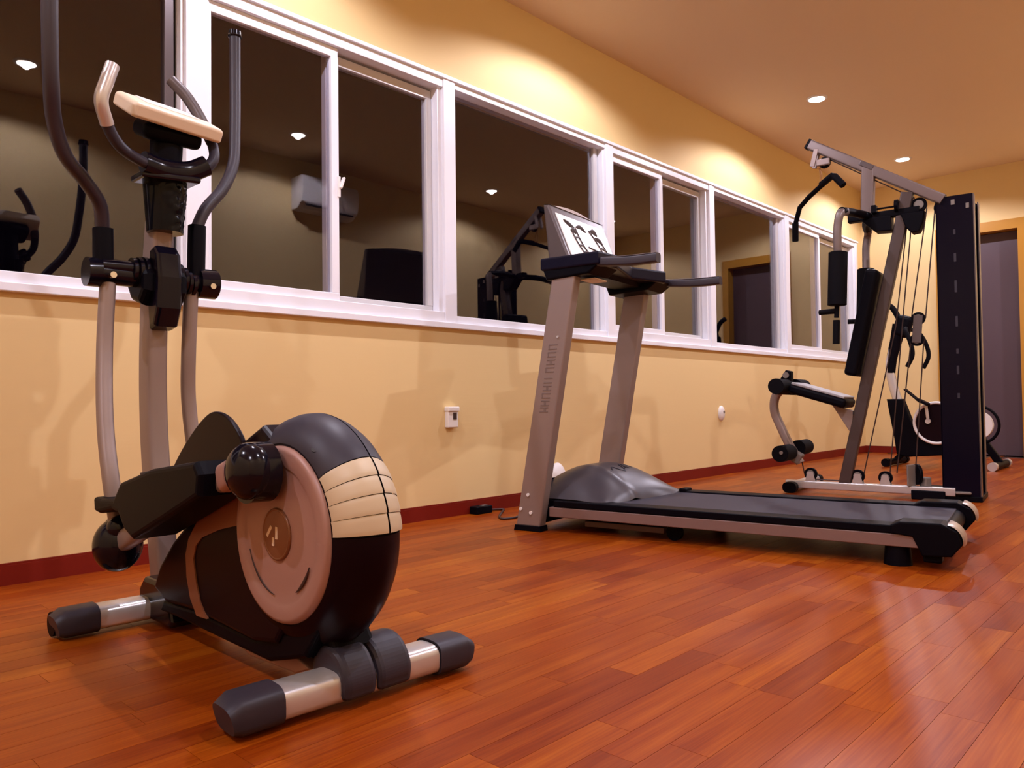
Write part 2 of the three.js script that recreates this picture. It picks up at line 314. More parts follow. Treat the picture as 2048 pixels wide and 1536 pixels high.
// ------------------------------------------------------------------ elliptical trainer
{
  const t = thing('elliptical_trainer', 'black and champagne elliptical trainer with two tall arms and round flywheel housing', 'elliptical', [0.93, 0, 1.3]);
  // stabilisers
  const stab = (z, half, turn, label) => {
    const P = (x, y, dz) => [x * Math.cos(turn) + dz * Math.sin(turn), y, z - x * Math.sin(turn) + dz * Math.cos(turn)];
    const s = part('stabilizer', sweep([P(-half + 0.1, 0.042, 0), P(half - 0.1, 0.042, 0)], 0.088, 0.064, { ref: [0, 0, 1], e: 3.2, n: 24, curve: false }), M.silver, t, label);
    for (const k of [-1, 1]) part('end_cap', sweep([P(k * (half - 0.098), 0.042, 0), P(k * (half - 0.02), 0.041, 0), P(k * half, 0.036, 0)], 0.097, 0.074, { ref: [0, 0, 1], e: 3.2, n: 24, curve: false, wh: u => u > 0.9 ? [0.86, 0.72] : [1, 1] }), M.charcoal, s, 'dark grey rubber end cap');
    return s;
  };
  const rs = stab(0.450, 0.280, -0.055, 'silver rear stabilizer bar');
  const fs = stab(-0.46, 0.30, -0.03, 'silver front stabilizer bar');
  parts('wheel', [disc([-0.285, 0.035, -0.50], [1, 0, 0], 0.032, 0.026), disc([0.285, 0.035, -0.50], [1, 0, 0], 0.032, 0.026)], M.black, fs);
  // saddle clamp over the rear bar, two halves
  const clampProfile = (x0, x1) => prism([[0.385, 0.022], [0.38, 0.07], [0.40, 0.108], [0.44, 0.118], [0.478, 0.104], [0.504, 0.068], [0.506, 0.036], [0.49, 0.018], [0.40, 0.014]], x0, x1, 0.014, true);
  part('saddle_clamp', clampProfile(-0.066, 0.012), M.charcoal, t); part('saddle_clamp', clampProfile(0.015, 0.102), M.charcoal, t);
  part('neck_block', prism([[0.33, 0.08], [0.35, 0.17], [0.42, 0.17], [0.46, 0.11], [0.40, 0.08]], -0.06, 0.04, 0.012), M.black, t);
  part('front_bracket', prism([[-0.50, 0.012], [-0.505, 0.09], [-0.47, 0.125], [-0.38, 0.125], [-0.30, 0.09], [-0.28, 0.03], [-0.30, 0.012]], -0.075, 0.075, 0.012), M.gloss, t);
  part('bottom_rail', beam([0, 0.055, -0.40], [0, 0.06, 0.42], 0.05, 0.04), M.black, t);
  part('underside_panel', prism([[-0.12, 0.075], [0.10, 0.022], [0.30, 0.028], [0.36, 0.05], [0.20, 0.09]], -0.055, 0.02, 0.006), M.salmon, t);

  // housing drum, a crowned tyre shape round the flywheel
  const CZ = 0.33, CY = 0.335;
  const crown = [[-0.102, 0.186], [-0.098, 0.198], [-0.085, 0.213], [-0.065, 0.228], [-0.04, 0.240], [-0.012, 0.247], [0.012, 0.248], [0.04, 0.240], [0.065, 0.228], [0.085, 0.213], [0.098, 0.198], [0.102, 0.186]].map(([x, r]) => [-0.102 + (x + 0.102) * 0.76, r]);
  const body = part('housing', [latheX(crown, CZ, CY, -215, 3), disc([-0.0245, CY, CZ], [1, 0, 0], 0.193, 0.150, 64), latheX(crown.map(([x, r]) => [x, r - 0.006]), CZ, CY, 3, 145)], M.maroon, t, 'glossy black maroon flywheel housing');
  part('top_cover', [latheX(crown.filter(p => p[0] < -0.01).map(([x, r]) => [x, r + 0.002]), CZ, CY, 41, 128), latheX(crown.filter(p => p[0] > -0.02).map(([x, r]) => [x + 0.003, r + 0.002]), CZ, CY, 41, 128)], M.charcoal, body, 'dark grey plastic top cover');
  parts('screw_hole', [disc([-0.088, CY + 0.211 * Math.sin(1.02), CZ + 0.211 * Math.cos(1.02)], [-0.6, 0.68, 0.42], 0.010, 0.004, 16), disc([-0.088, CY + 0.211 * Math.sin(1.9), CZ + 0.211 * Math.cos(1.9)], [-0.6, 0.75, -0.26], 0.008, 0.004, 16)], M.gasket, body);
  // champagne band: four steps by two halves, each its own segment
  const steps = [[4, 12.8], [13, 21.8], [22, 30.8], [31, 40.6]];
  steps.forEach(([a0, a1]) => {
    for (const side of [-1, 1]) {
      const pr = crown.filter(p => side < 0 ? p[0] <= -0.014 : p[0] >= -0.016).map(([x, r]) => [x + (side > 0 ? 0.004 : 0), r]);
      const g = grid(8, pr.length - 1, (u, v) => { const j = Math.round(v * (pr.length - 1)), [x, r] = pr[j]; const a = (a0 + (a1 - a0) * u) * Math.PI / 180; const rr = r + 0.003 + 0.0012 * Math.min(1, 6 * Math.min(u, 1 - u)) - 0.002 * u; return [x, CY + rr * Math.sin(a), CZ + rr * Math.cos(a)]; });
      part('band_segment', g, M.gold, body, 'champagne coloured ribbed band segment');
    }
  });
  // the front tail of the housing
  const tail = part('housing_tail', prism([[0.33, 0.14], [0.30, 0.10], [0.20, 0.085], [-0.10, 0.10], [-0.26, 0.092], [-0.34, 0.12], [-0.30, 0.185], [-0.22, 0.255], [-0.10, 0.335], [0.00, 0.42], [0.10, 0.50], [0.24, 0.56], [0.34, 0.50]], -0.099, 0.05, 0.012), M.maroon, t, 'glossy black front part of the housing');
  part('lower_skirt', prism([[-0.30, 0.09], [-0.10, 0.10], [0.20, 0.088], [0.33, 0.13], [0.46, 0.17], [0.40, 0.09], [0.25, 0.05], [0.0, 0.055], [-0.2, 0.06], [-0.32, 0.06]], -0.09, 0.05, 0.01), M.black, t);
  part('inlay', prism([[0.20, 0.435], [0.147, 0.419], [0.04, 0.385], [-0.055, 0.333], [-0.115, 0.275], [-0.131, 0.235], [-0.126, 0.18], [-0.105, 0.13], [-0.070, 0.094], [-0.016, 0.096], [-0.052, 0.13], [-0.072, 0.174], [-0.088, 0.228], [-0.075, 0.262], [-0.042, 0.286], [0.05, 0.315], [0.147, 0.335], [0.20, 0.34]], -0.1025, -0.096, 0), M.salmonDark, tail, 'curved copper brown inlay');
  // flywheel disc on the visible side and its twin on the far side
  for (const s of [-1, 1]) {
    const ox = s > 0 ? -0.048 : 0;
    const rim = [[s * 0.100, 0.0], [s * 0.108, 0.0], [s * 0.109, 0.115], [s * 0.106, 0.140], [s * 0.112, 0.146], [s * 0.113, 0.172], [s * 0.109, 0.181], [s * 0.100, 0.184]].map(([x, r]) => [x + ox, r]);
    const dsk = part('flywheel_disc', latheX(s < 0 ? rim.slice().reverse() : rim, CZ, CY, 0, 360, 72), M.salmon, t, 'round salmon coloured disc cover');
    part('disc_hub', [disc([s * 0.110 + ox, CY, CZ - 0.004], [1, 0, 0], 0.050, 0.006, 40), ringG([s * 0.110 + ox, CY, CZ - 0.004], [1, 0, 0], 0.051, 0.004)], M.bronze, dsk, 'round bronze hub badge');
    if (s < 0) {
      const leaf = (dz, dy, a, l) => obx(0.002, l, 0.008, [-0.1135, CY + dy, CZ - 0.004 + dz], [a, 0, 0], 0.0009);
      part('emblem', [leaf(-0.026, 0.004, 0.7, 0.028), leaf(0.003, 0.003, 0, 0.026), leaf(-0.010, -0.016, 0, 0.018)], M.cream, dsk, 'pale three-leaf emblem');
      const arc = (a0, a1, w, y) => { const pts = []; for (let k = 0; k <= 10; k++) { const a = (a0 + (a1 - a0) * k / 10) * Math.PI / 180; pts.push([-0.1095, CY + y + 0.128 * Math.sin(a), CZ + 0.128 * Math.cos(a)]); } return sweep(pts, 0.002, w, { ref: [1, 0, 0], n: 8, wh: k => [1, 0.25 + 0.75 * Math.sin(Math.PI * k)] }); };
      parts('accent_line', [arc(200, 262, 0.005, 0), arc(302, 336, 0.008, 0)], M.ink, dsk, 'thin dark smile-shaped line');
    }
  }
  // crank hub with its ball-shaped cover, and the far one
  const hub = part('crank_cover', [new THREE.SphereGeometry(0.058, 32, 24).scale(0.75, 1, 1).translate(-0.172, 0.470, 0.325), disc([-0.150, 0.466, 0.315], [1, 0, 0], 0.062, 0.05, 40), rod([-0.13, 0.46, 0.31], [-0.10, 0.44, 0.31], 0.03)], M.gloss, t, 'shiny round black crank cover');
  part('crank_cover', [new THREE.SphereGeometry(0.058, 24, 18).scale(0.75, 1, 1).translate(0.115, 0.27, 0.30), rod([0.10, 0.27, 0.30], [0.05, 0.30, 0.32], 0.03)], M.gloss, t);

  // pedal beams, pedals and ball joints, left and right
  const pedal = (x, joint, ank, k) => {
    const bm = part('pedal_beam', sweep([[x, joint[1] + 0.01, joint[2] + 0.03], [x, (joint[1] + ank[1]) / 2 + 0.005, (joint[2] + ank[2]) / 2], [x, ank[1], ank[2]]], 0.042, 0.056, { e: 3, n: 20 }), M.grey, t, 'grey oval pedal beam');
    const dir = Math.atan2(ank[1] - joint[1], ank[2] - joint[2]);
    const R = (u, v) => { const L = Math.hypot(ank[1] - joint[1], ank[2] - joint[2]); return [joint[2] + u * L * Math.cos(dir) - v * Math.sin(dir), joint[1] + u * L * Math.sin(dir) + v * Math.cos(dir)]; };
    const pd = part('pedal', prism([R(0.04, 0.128), R(0.10, 0.112), R(0.22, 0.088), R(0.30, 0.115), R(0.55, 0.095), R(0.86, 0.045), R(0.88, 0.012), R(0.85, -0.03), R(0.60, -0.034), R(0.34, -0.036), R(0.28, 0.0), R(0.25, 0.045), R(0.2, 0.062), R(0.07, 0.078), R(0.03, 0.092)], x - 0.058, x + 0.058, 0.012), M.black, t, 'long black footplate');
    part('toe_guard', prism([R(0.34, 0.105), R(0.50, 0.155), R(0.66, 0.185), R(0.76, 0.180), R(0.85, 0.130), R(0.88, 0.06), R(0.70, 0.05), R(0.48, 0.07)], x + k * 0.050 - 0.006, x + k * 0.050 + 0.006, 0.004, true), M.maroon, pd, 'rounded dark side guard');
    part('tread', obx(0.10, 0.006, 0.26, [x, R(0.62, 0.079)[1], R(0.62, 0.079)[0]], [-dir + 0.20, 0, 0], 0.002), M.charcoal, pd);
    part('pedal_sleeve', sweep([[x, R(0.885, 0)[1], R(0.885, 0)[0]], [x, R(0.93, 0)[1], R(0.93, 0)[0]]], 0.05, 0.064, { e: 3, n: 20, curve: false }), M.salmon, bm);
    const j = part('joint_cover', new THREE.SphereGeometry(0.072, 32, 24).scale(0.86, 1.0, 0.86).translate(x, joint[1], joint[2]), M.gloss, t, 'shiny black ball joint cover');
    part('joint_collar', [new THREE.SphereGeometry(0.034, 24, 18).translate(x - 0.004, joint[1] + 0.048, joint[2] + 0.028), new THREE.SphereGeometry(0.03, 24, 18).translate(x, joint[1] + 0.044, joint[2] - 0.018)], M.gloss, j);
  };
  pedal(-0.165, [-0.165, 0.236, -0.405], [-0.165, 0.478, 0.300], 1);
  pedal(0.115, [0.115, 0.245, -0.46], [0.115, 0.27, 0.30], -1);

  // mast and the boot in which it stands
  part('mast', sweep([[0, 0.10, -0.505], [0, 0.20, -0.525], [0, 0.327, -0.549], [0, 0.474, -0.578], [0, 0.654, -0.593], [0, 0.835, -0.589], [0, 1.0, -0.572], [0, 1.21, -0.535]], 0.062, 0.085, { e: 4.5, n: 28, seg: 40 }), M.grey, t, 'grey curved centre mast');
  const hubShield = part('pivot_shield', prism([[-0.535, 1.065], [-0.50, 1.075], [-0.475, 1.05], [-0.462, 0.98], [-0.468, 0.89], [-0.495, 0.838], [-0.535, 0.83], [-0.545, 0.90]], -0.036, 0.036, 0.012), M.gloss, t, 'black pivot shield with pointed foot');
  part('pivot_shell', prism([[-0.62, 1.01], [-0.60, 1.045], [-0.53, 1.04], [-0.49, 0.99], [-0.49, 0.94], [-0.53, 0.90], [-0.60, 0.92], [-0.63, 0.96]], -0.065, 0.065, 0.02), M.black, hubShield);
  const axle = part('pivot_axle', rod([-0.195, 0.985, -0.55], [0.165, 0.985, -0.55], 0.032, 24), M.gloss, t);
  parts('axle_cap', [rod([-0.200, 0.985, -0.55], [-0.165, 0.985, -0.55], 0.041, 24), rod([0.115, 0.985, -0.55], [0.172, 0.985, -0.55], 0.046, 24), rod([-0.165, 1.005, -0.535], [-0.06, 1.005, -0.535], 0.02, 16)], M.gloss, axle);
  parts('bolt', [disc([-0.145, 0.975, -0.505], [0, 0, 1], 0.009, 0.02, 10), disc([0.142, 0.972, -0.503], [0, 0, 1], 0.009, 0.02, 10)], M.chrome, axle);
  parts('corrugated_boot', [0, 1, 2, 3, 4].map(i => rod([0.036 + i * 0.014, 1.0 - i * 0.006, -0.545], [0.046 + i * 0.014, 1.0 - i * 0.006, -0.545], 0.046 - i * 0.003, 20)).concat([0, 1, 2].map(i => rod([-0.05 - i * 0.016, 1.0, -0.545], [-0.04 - i * 0.016, 1.0, -0.545], 0.044 - i * 0.003, 20))), M.gloss, axle);

  // moving arms
  const armPts = { l: [[-0.372, 1.76, -0.285], [-0.362, 1.673, -0.300], [-0.354, 1.534, -0.320], [-0.343, 1.422, -0.350], [-0.322, 1.340, -0.400], [-0.285, 1.268, -0.440], [-0.224, 1.220, -0.480], [-0.173, 1.171, -0.520], [-0.156, 1.108, -0.550]], r: [[0.277, 1.840, -0.620], [0.277, 1.708, -0.620], [0.266, 1.514, -0.600], [0.249, 1.389, -0.580], [0.204, 1.298, -0.560], [0.142, 1.218, -0.550], [0.116, 1.159, -0.550]] };
  const la = part('moving_arm', tube(armPts.l, 0.019, { ref: [0, 0, 1] }), M.grip, t, 'dark foam covered swinging arm');
  part('arm_sleeve', sweep([[-0.155, 1.112, -0.55], [-0.154, 0.985, -0.55]], 0.052, 0.052, { n: 22, e: 2.6, curve: false, ref: [0, 0, 1] }), M.black, la); part('arm_end_cap', disc([-0.373, 1.765, -0.284], [0, 1, 0], 0.021, 0.014), M.gloss, la);
  const ra = part('moving_arm', tube(armPts.r, 0.018, { ref: [0, 0, 1] }), M.grip, t, 'dark foam covered swinging arm');
  part('arm_sleeve', sweep([[0.116, 1.163, -0.55], [0.112, 0.985, -0.55]], 0.050, 0.050, { n: 22, e: 2.6, curve: false, ref: [0, 0, 1] }), M.black, ra); part('arm_end_cap', [disc([0.277, 1.846, -0.62], [0, 1, 0], 0.020, 0.018), ringG([0.277, 1.838, -0.62], [0, 1, 0], 0.019, 0.004)], M.gloss, ra, 'glossy black end cap');
  const link = (p) => part('lower_link', sweep(p, 0.042, 0.036, { e: 2.6, n: 20, ref: [1, 0, 0] }), M.grey, t, 'grey curved lower link');
  link([[-0.142, 0.965, -0.550], [-0.157, 0.765, -0.530], [-0.175, 0.555, -0.470], [-0.178, 0.400, -0.415], [-0.167, 0.285, -0.398]]);
  link([[0.098, 0.965, -0.550], [0.094, 0.777, -0.560], [0.098, 0.624, -0.570], [0.108, 0.440, -0.54], [0.115, 0.285, -0.47]]);

  // fixed handlebar, boot and console
  const U = [[-0.209, 1.493, -0.320], [-0.224, 1.445, -0.318], [-0.236, 1.394, -0.322], [-0.212, 1.344, -0.350], [-0.170, 1.304, -0.380], [-0.092, 1.286, -0.420], [-0.012, 1.279, -0.440], [0.068, 1.296, -0.440], [0.117, 1.345, -0.440], [0.122, 1.403, -0.460], [0.100, 1.490, -0.500], [0.069, 1.549, -0.520], [0.032, 1.593, -0.540]];
  const hb = part('fixed_handlebar', tube(U, 0.0155, { ref: [0, 0, 1] }), M.charcoal, t, 'curved fixed handlebar');
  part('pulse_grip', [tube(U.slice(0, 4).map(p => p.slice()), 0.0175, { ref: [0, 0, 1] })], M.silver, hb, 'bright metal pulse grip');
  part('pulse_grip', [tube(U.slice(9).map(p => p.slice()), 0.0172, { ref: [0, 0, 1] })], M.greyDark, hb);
  part('handlebar_clamp', [sweep([[-0.092, 1.290, -0.425], [-0.03, 1.287, -0.442], [0.045, 1.295, -0.445], [0.095, 1.322, -0.438]], 0.044, 0.06, { ref: [0, 0, 1] }), obx(0.17, 0.02, 0.09, [-0.01, 1.265, -0.47], [0, 0, 0.08], 0.008)], M.gloss, hb);
  const boot = (() => { const g = new THREE.CylinderGeometry(0.062, 0.050, 0.155, 48, 24); const p = g.attributes.position; for (let i = 0; i < p.count; i++) { const x = p.getX(i), y = p.getY(i), z = p.getZ(i), k = Math.max(0, x * 0.8 + z * 0.7) * 16; const n = noise.noise(x * 60, y * 55, z * 60) * 0.045 + noise.noise(x * 130, y * 120, z * 130) * 0.03; const s = 1 + n * k * 10 * 0.22; p.setX(i, x * s); p.setZ(i, z * s); } g.computeVertexNormals(); return g.translate(0.004, 1.195, -0.515); })();
  part('crumpled_cover', boot, M.bag, t, 'crumpled glossy black plastic wrapping');
  const con = part('console', (() => {
    const g = new RoundedBoxGeometry(0.268, 0.058, 0.165, 4, 0.014); const p = g.attributes.position;
    for (let i = 0; i < p.count; i++) { const x = p.getX(i), z = p.getZ(i); p.setY(i, p.getY(i) * (1 - 0.35 * Math.abs(x) / 0.16) + 0.012 * (1 - Math.pow(x / 0.16, 2))); p.setZ(i, z * (1 - 0.18 * Math.pow(x / 0.16, 2))); }
    g.computeVertexNormals(); return g.applyMatrix4(new THREE.Matrix4().makeRotationFromEuler(new THREE.Euler(0.50, 0.05, -0.07))).translate(-0.005, 1.442, -0.462);
  })(), M.cream, t, 'cream coloured console');
  part('console_display', obx(0.16, 0.003, 0.08, [-0.005, 1.478, -0.470], [0.50, 0.05, -0.07], 0.001), M.screen, con);
  part('console_neck', [obx(0.17, 0.05, 0.11, [0.0, 1.405, -0.485], [0.4, 0, 0], 0.02), rod([0, 1.40, -0.49], [0, 1.25, -0.51], 0.045, 24)], M.black, con, 'black console neck');
}

// ------------------------------------------------------------------ treadmill (local x across, local z along, head at the wall)
{
  const t = thing('treadmill', 'grey and black treadmill with two uprights and white display, head against window wall', 'treadmill', [2.70, 0, 0.62], 9 * Math.PI / 180);
  const W = 0.75;
  const upright = (x0, x1, name) => {
    const u = part('upright', prism([[-0.052, 0.022], [0.078, 0.022], [0.290, 1.19], [0.168, 1.20]], x0, x1, 0.008), M.grey, t, 'leaning grey upright');
    part('foot_cap', prism([[-0.062, 0.0], [0.086, 0.0], [0.082, 0.026], [-0.056, 0.026]], x0 - 0.006, x1 + 0.006, 0.003), M.black, u);
    return u;
  };
  const uL = upright(-0.03, 0.03), uR = upright(W - 0.03, W + 0.03);
  // bolts on the outer face near the foot
  for (const [y, z] of [[0.170, 0.020], [0.102, -0.022], [0.087, 0.034]]) part('bolt', disc([-0.033, y, z], [1, 0, 0], 0.008, 0.006, 12), M.white, uL);
  // raised lettering strokes, too worn to read, running up the outer face
  const zc = y => 0.119 + (y - 0.6) * 0.184;
  const stroke = (y, dz, len, w, ang = 0) => obx(0.0022, w, len, [-0.0305, y, zc(y) + dz], [ang + 0.0, 0, 0], 0.0008);
  const strokes = [];
  const letters = [[0.560, 'N'], [0.590, 'A'], [0.625, 'E'], [0.660, 'H'], [0.695, 'I'], [0.715, 'I'], [0.745, 'E'], [0.780, 'H'], [0.815, 'U'], [0.850, 'F']];
  for (const [y, k] of letters) {
    strokes.push(stroke(y, 0, 0.046, 0.006));
    if (k !== 'I') strokes.push(stroke(y + 0.02, 0, 0.046, 0.006));
    if ('AHN'.includes(k)) strokes.push(stroke(y + 0.010, k === 'N' ? 0.004 : 0, 0.012, 0.02));
    if ('EFU'.includes(k)) strokes.push(stroke(y + 0.010, -0.02, 0.007, 0.022));
  }
  part('raised_lettering', strokes, M.lettering, uL, 'worn raised lettering running up the upright');
  part('bolt', disc([-0.033, 0.905, 0.195], [1, 0, 0], 0.006, 0.006, 12), M.silver, uL);

  // deck
  part('deck_board', bx(0.04, W - 0.04, 0.085, 0.128, 0.10, 1.68, 0.004), M.black, t);
  part('running_belt', bx(0.105, W - 0.105, 0.125, 0.140, 0.30, 1.72, 0.006), M.belt, t, 'dark grey running belt');
  for (const [x0, x1] of [[0.0, 0.05], [W - 0.05, W]]) {
    const r = part('side_rail', bx(x0, x1, 0.070, 0.116, 0.115, 1.66, 0.004), M.rail, t, 'brown-grey metal side rail');
    part('foot_strip', bx(x0 === 0 ? -0.002 : x0 - 0.045, x0 === 0 ? 0.095 : x1 + 0.002, 0.117, 0.146, 0.14, 1.60, 0.005), M.black, r, 'black foot strip');
  }
  part('rear_roller', rod([0.10, 0.100, 1.715], [W - 0.10, 0.100, 1.715], 0.036, 24), M.black, t);
  for (const [x0, x1] of [[-0.008, 0.105], [W - 0.105, W + 0.008]]) {
    const c = part('rear_end_cap', prism([[1.56, 0.148], [1.59, 0.162], [1.72, 0.164], [1.77, 0.140], [1.785, 0.095], [1.75, 0.050], [1.66, 0.045], [1.63, 0.11], [1.56, 0.118]], x0, x1, 0.006), M.black, t, 'rounded black rear end cap');
    part('corner_shell', latheX([[x0 + 0.004, 0.058], [x0 + 0.012, 0.064], [x1 - 0.012, 0.064], [x1 - 0.004, 0.058]], 1.728, 0.103, -12, 78, 16), M.silverPaint, c, 'silver corner shell');
    part('rear_foot', disc([(x0 + x1) / 2, 0.034, 1.575], [0, 1, 0], 0.048, 0.068, 28, 0.042), M.black, c); part('foot_pad', bx(x0 + 0.02, x1 - 0.02, 0.02, 0.07, 1.66, 1.72, 0.008), M.black, c);
  }
  // lift frame under the head end
  parts('lift_frame', [bx(0.06, 0.12, 0.028, 0.055, 0.27, 0.66, 0.004), bx(W - 0.12, W - 0.06, 0.028, 0.055, 0.27, 0.66, 0.004)], M.greyDark, t);
  parts('lift_wheel', [disc([0.09, 0.034, 0.70], [1, 0, 0], 0.034, 0.03, 24), disc([W - 0.09, 0.034, 0.70], [1, 0, 0], 0.034, 0.03, 24)], M.black, t);
  part('base_cross_bar', [bx(0.03, W - 0.03, 0.03, 0.09, -0.02, 0.06, 0.006), bx(0.03, W - 0.03, 0.06, 0.12, 0.06, 0.14, 0.004)], M.black, t);
  // motor cover
  const mc = part('motor_cover', grid(44, 30, (u, v) => {
    const x = 0.035 + (W - 0.07) * u, cx = (u - 0.5) * 2;
    const zEnd = 0.44 + 0.02 * (1 - cx * cx) + 0.06 * cx, z = 0.04 + (zEnd - 0.04) * v;
    const arch = 1 - Math.pow(Math.abs(cx), 3.2);
    const prof = v < 0.35 ? 0.72 + 0.28 * Math.sin(v / 0.35 * Math.PI / 2) : Math.pow(Math.cos((v - 0.35) / 0.65 * Math.PI / 2), 0.75);
    const crease = 0.010 * Math.exp(-Math.pow((cx + 0.35) / 0.08, 2)) * v;
    return [x, 0.140 + (0.145 * arch + 0.012) * Math.max(0, prof) + crease, z];
  }), M.cover, t, 'domed grey motor cover');
  part('cover_skirt', [bx(0.03, W - 0.03, 0.085, 0.146, 0.035, 0.40, 0.006), bx(W - 0.10, W - 0.02, 0.128, 0.158, 0.49, 0.53, 0.006)], M.black, mc);
  part('cover_back', prism([[0.03, 0.12], [0.044, 0.12], [0.044, 0.236], [0.03, 0.23]], 0.10, W - 0.10, 0), M.black, mc);
  const sq = (pts, w) => sweep(pts.map(([x, z]) => [x, 0, z]), w, 0.002, { n: 8, ref: [0, 0, 1] });
  // dark scribble-like logo lying on the cover's slope
  { const g = merge([sq([[0.30, 0.02], [0.335, 0.0], [0.36, 0.03], [0.385, 0.05]], 0.008), sq([[0.40, 0.035], [0.43, -0.01], [0.455, 0.035]], 0.010), sq([[0.425, 0.03], [0.46, -0.015], [0.49, 0.03]], 0.010)]);
    const p = g.attributes.position; for (let i = 0; i < p.count; i++) { const x = p.getX(i), z = p.getZ(i) + 0.275, u = (x - 0.035) / (W - 0.07), cx = (u - 0.5) * 2, zEnd = 0.44 + 0.02 * (1 - cx * cx) + 0.06 * cx, v = (z - 0.04) / (zEnd - 0.04), arch = 1 - Math.pow(Math.abs(cx), 3.2), prof = v < 0.35 ? 1 : Math.pow(Math.cos((v - 0.35) / 0.65 * Math.PI / 2), 0.75); p.setXYZ(i, x, 0.1415 + (0.145 * arch + 0.012) * prof + p.getY(i), z); }
    g.computeVertexNormals(); part('cover_logo', g, M.navy, mc, 'dark angular logo'); }

  // console: lower plate, display housing, handrails
  const plate = part('console_plate', slab([[-0.045, 0.115], [W + 0.045, 0.115], [W + 0.05, 0.36], [W - 0.10, 0.44], [0.42, 0.36], [0.10, 0.44], [-0.05, 0.42]], 1.215, 1.275, 0.010), M.navy, t, 'dark blue-black console plate');
  parts('plate_underside', [prism([[0.14, 1.17], [0.36, 1.18], [0.42, 1.222], [0.12, 1.222]], -0.04, 0.16, 0.01), prism([[0.14, 1.17], [0.36, 1.18], [0.42, 1.222], [0.12, 1.222]], W - 0.16, W + 0.04, 0.01), prism([[0.18, 1.195], [0.32, 1.195], [0.34, 1.222], [0.16, 1.222]], 0.16, W - 0.16, 0.006)], M.black, plate);
  part('trim_strip', bx(0.03, 0.15, 1.164, 1.171, 0.28, 0.36, 0.003), M.cream, plate);
  for (const s of [0, 1]) {
    const x = s ? W + 0.015 : -0.015;
    const hr = part('handrail', sweep([[x, 1.238, 0.34], [x, 1.226, 0.44], [x, 1.216, 0.56], [x, 1.215, 0.69]], 0.048, 0.040, { e: 5, n: 22 }), M.grip, t, 'dark straight handrail');
    part('rail_grip', sweep([[x, 1.246, 0.40], [x, 1.237, 0.56], [x, 1.235, 0.688]], 0.044, 0.006, { e: 3, n: 14 }), M.greyDark, hr);
  }
  // buttons and cup rests on the far side of the plate
  parts('key_pad', [obx(0.05, 0.012, 0.05, [W - 0.07, 1.282, 0.33], [0.12, 0, 0], 0.004), obx(0.05, 0.012, 0.05, [W - 0.005, 1.282, 0.34], [0.12, 0, 0], 0.004)], M.silver, plate, 'silver key pads');
  // display housing leans back
  const a0 = [0.19, 1.285], a1 = [0.075, 1.565];   // [z, y] bottom and top of the face
  const dz = a1[0] - a0[0], dy = a1[1] - a0[1], L = Math.hypot(dz, dy), nz = dy / L, ny = -dz / L;
  const face = (u, v, off) => [u, a0[1] + dy * v + ny * off, a0[0] + dz * v + nz * off];
  const dh = part('display_housing', prism([[a0[0], a0[1]], [a1[0], a1[1]], [a1[0] - 0.03, a1[1] + 0.004], [a0[0] - 0.12, a0[1] + 0.03], [a0[0] - 0.11, a0[1] - 0.02]], 0.095, 0.655, 0.010), M.greyDark, t, 'leaning display housing');
  part('housing_crown', grid(20, 6, (u, v) => { const x = 0.095 + 0.56 * u, b = 0.030 * Math.sin(Math.PI * u) * v; const q = face(x, 1.0, 0.004); return [q[0], q[1] + b, q[2] - 0.03 * v]; }), M.silverPaint, dh);
  const rot = -(Math.PI / 2 - Math.atan2(dy, -dz));
  const c = face(0.375, 0.46, 0.002);
  const scr = part('display_sheet', obx(0.49, L * 0.82, 0.006, c, [rot, 0, 0], 0.002), M.screen, dh, 'white display sheet');
  const on = pts => sweep(pts.map(([u, v]) => face(0.13 + u * 0.49, 0.06 + v * 0.82, 0.0078)), 0.009, 0.005, { n: 8, ref: [1, 0, 0] });
  const thick = (pts, w) => sweep(pts.map(([u, v]) => face(0.13 + u * 0.49, 0.06 + v * 0.82, 0.0078)), w, 0.003, { n: 8, ref: [0, 1, 0], wh: k => [0.2 + 0.8 * Math.sin(Math.PI * k), 1] });
  part('printed_keys', [
    on([[0.30, 0.74], [0.31, 0.55], [0.34, 0.35], [0.42, 0.16], [0.52, 0.06]]), on([[0.20, 0.64], [0.22, 0.45], [0.27, 0.25], [0.34, 0.08]]),
    on([[0.21, 0.50], [0.31, 0.53]]), on([[0.24, 0.34], [0.35, 0.35]]), on([[0.28, 0.20], [0.40, 0.22]]), on([[0.34, 0.08], [0.50, 0.08]]),
    on([[0.60, 0.80], [0.66, 0.66], [0.72, 0.45], [0.76, 0.24], [0.80, 0.06]]), on([[0.78, 0.66], [0.84, 0.45], [0.88, 0.24], [0.93, 0.06]]),
    on([[0.76, 0.44], [0.86, 0.40]]), on([[0.77, 0.25], [0.89, 0.22]]), on([[0.79, 0.10], [0.92, 0.08]]), on([[0.46, 0.10], [0.60, 0.11], [0.74, 0.12]]), on([[0.45, 0.36], [0.58, 0.33], [0.70, 0.32]]),
    thick([[0.10, 0.86], [0.18, 0.78], [0.28, 0.74]], 0.026), thick([[0.32, 0.78], [0.42, 0.80], [0.52, 0.72]], 0.024), thick([[0.62, 0.80], [0.70, 0.78], [0.77, 0.74]], 0.040), thick([[0.68, 0.66], [0.76, 0.60], [0.83, 0.56]], 0.034), thick([[0.18, 0.66], [0.23, 0.65], [0.28, 0.62]], 0.034)], M.ink, scr, 'dark printed key outlines');
  part('corner_clip', obx(0.05, 0.05, 0.010, face(0.635, 0.10, 0.006), [rot, 0, 0], 0.003), M.salmon, dh);
}
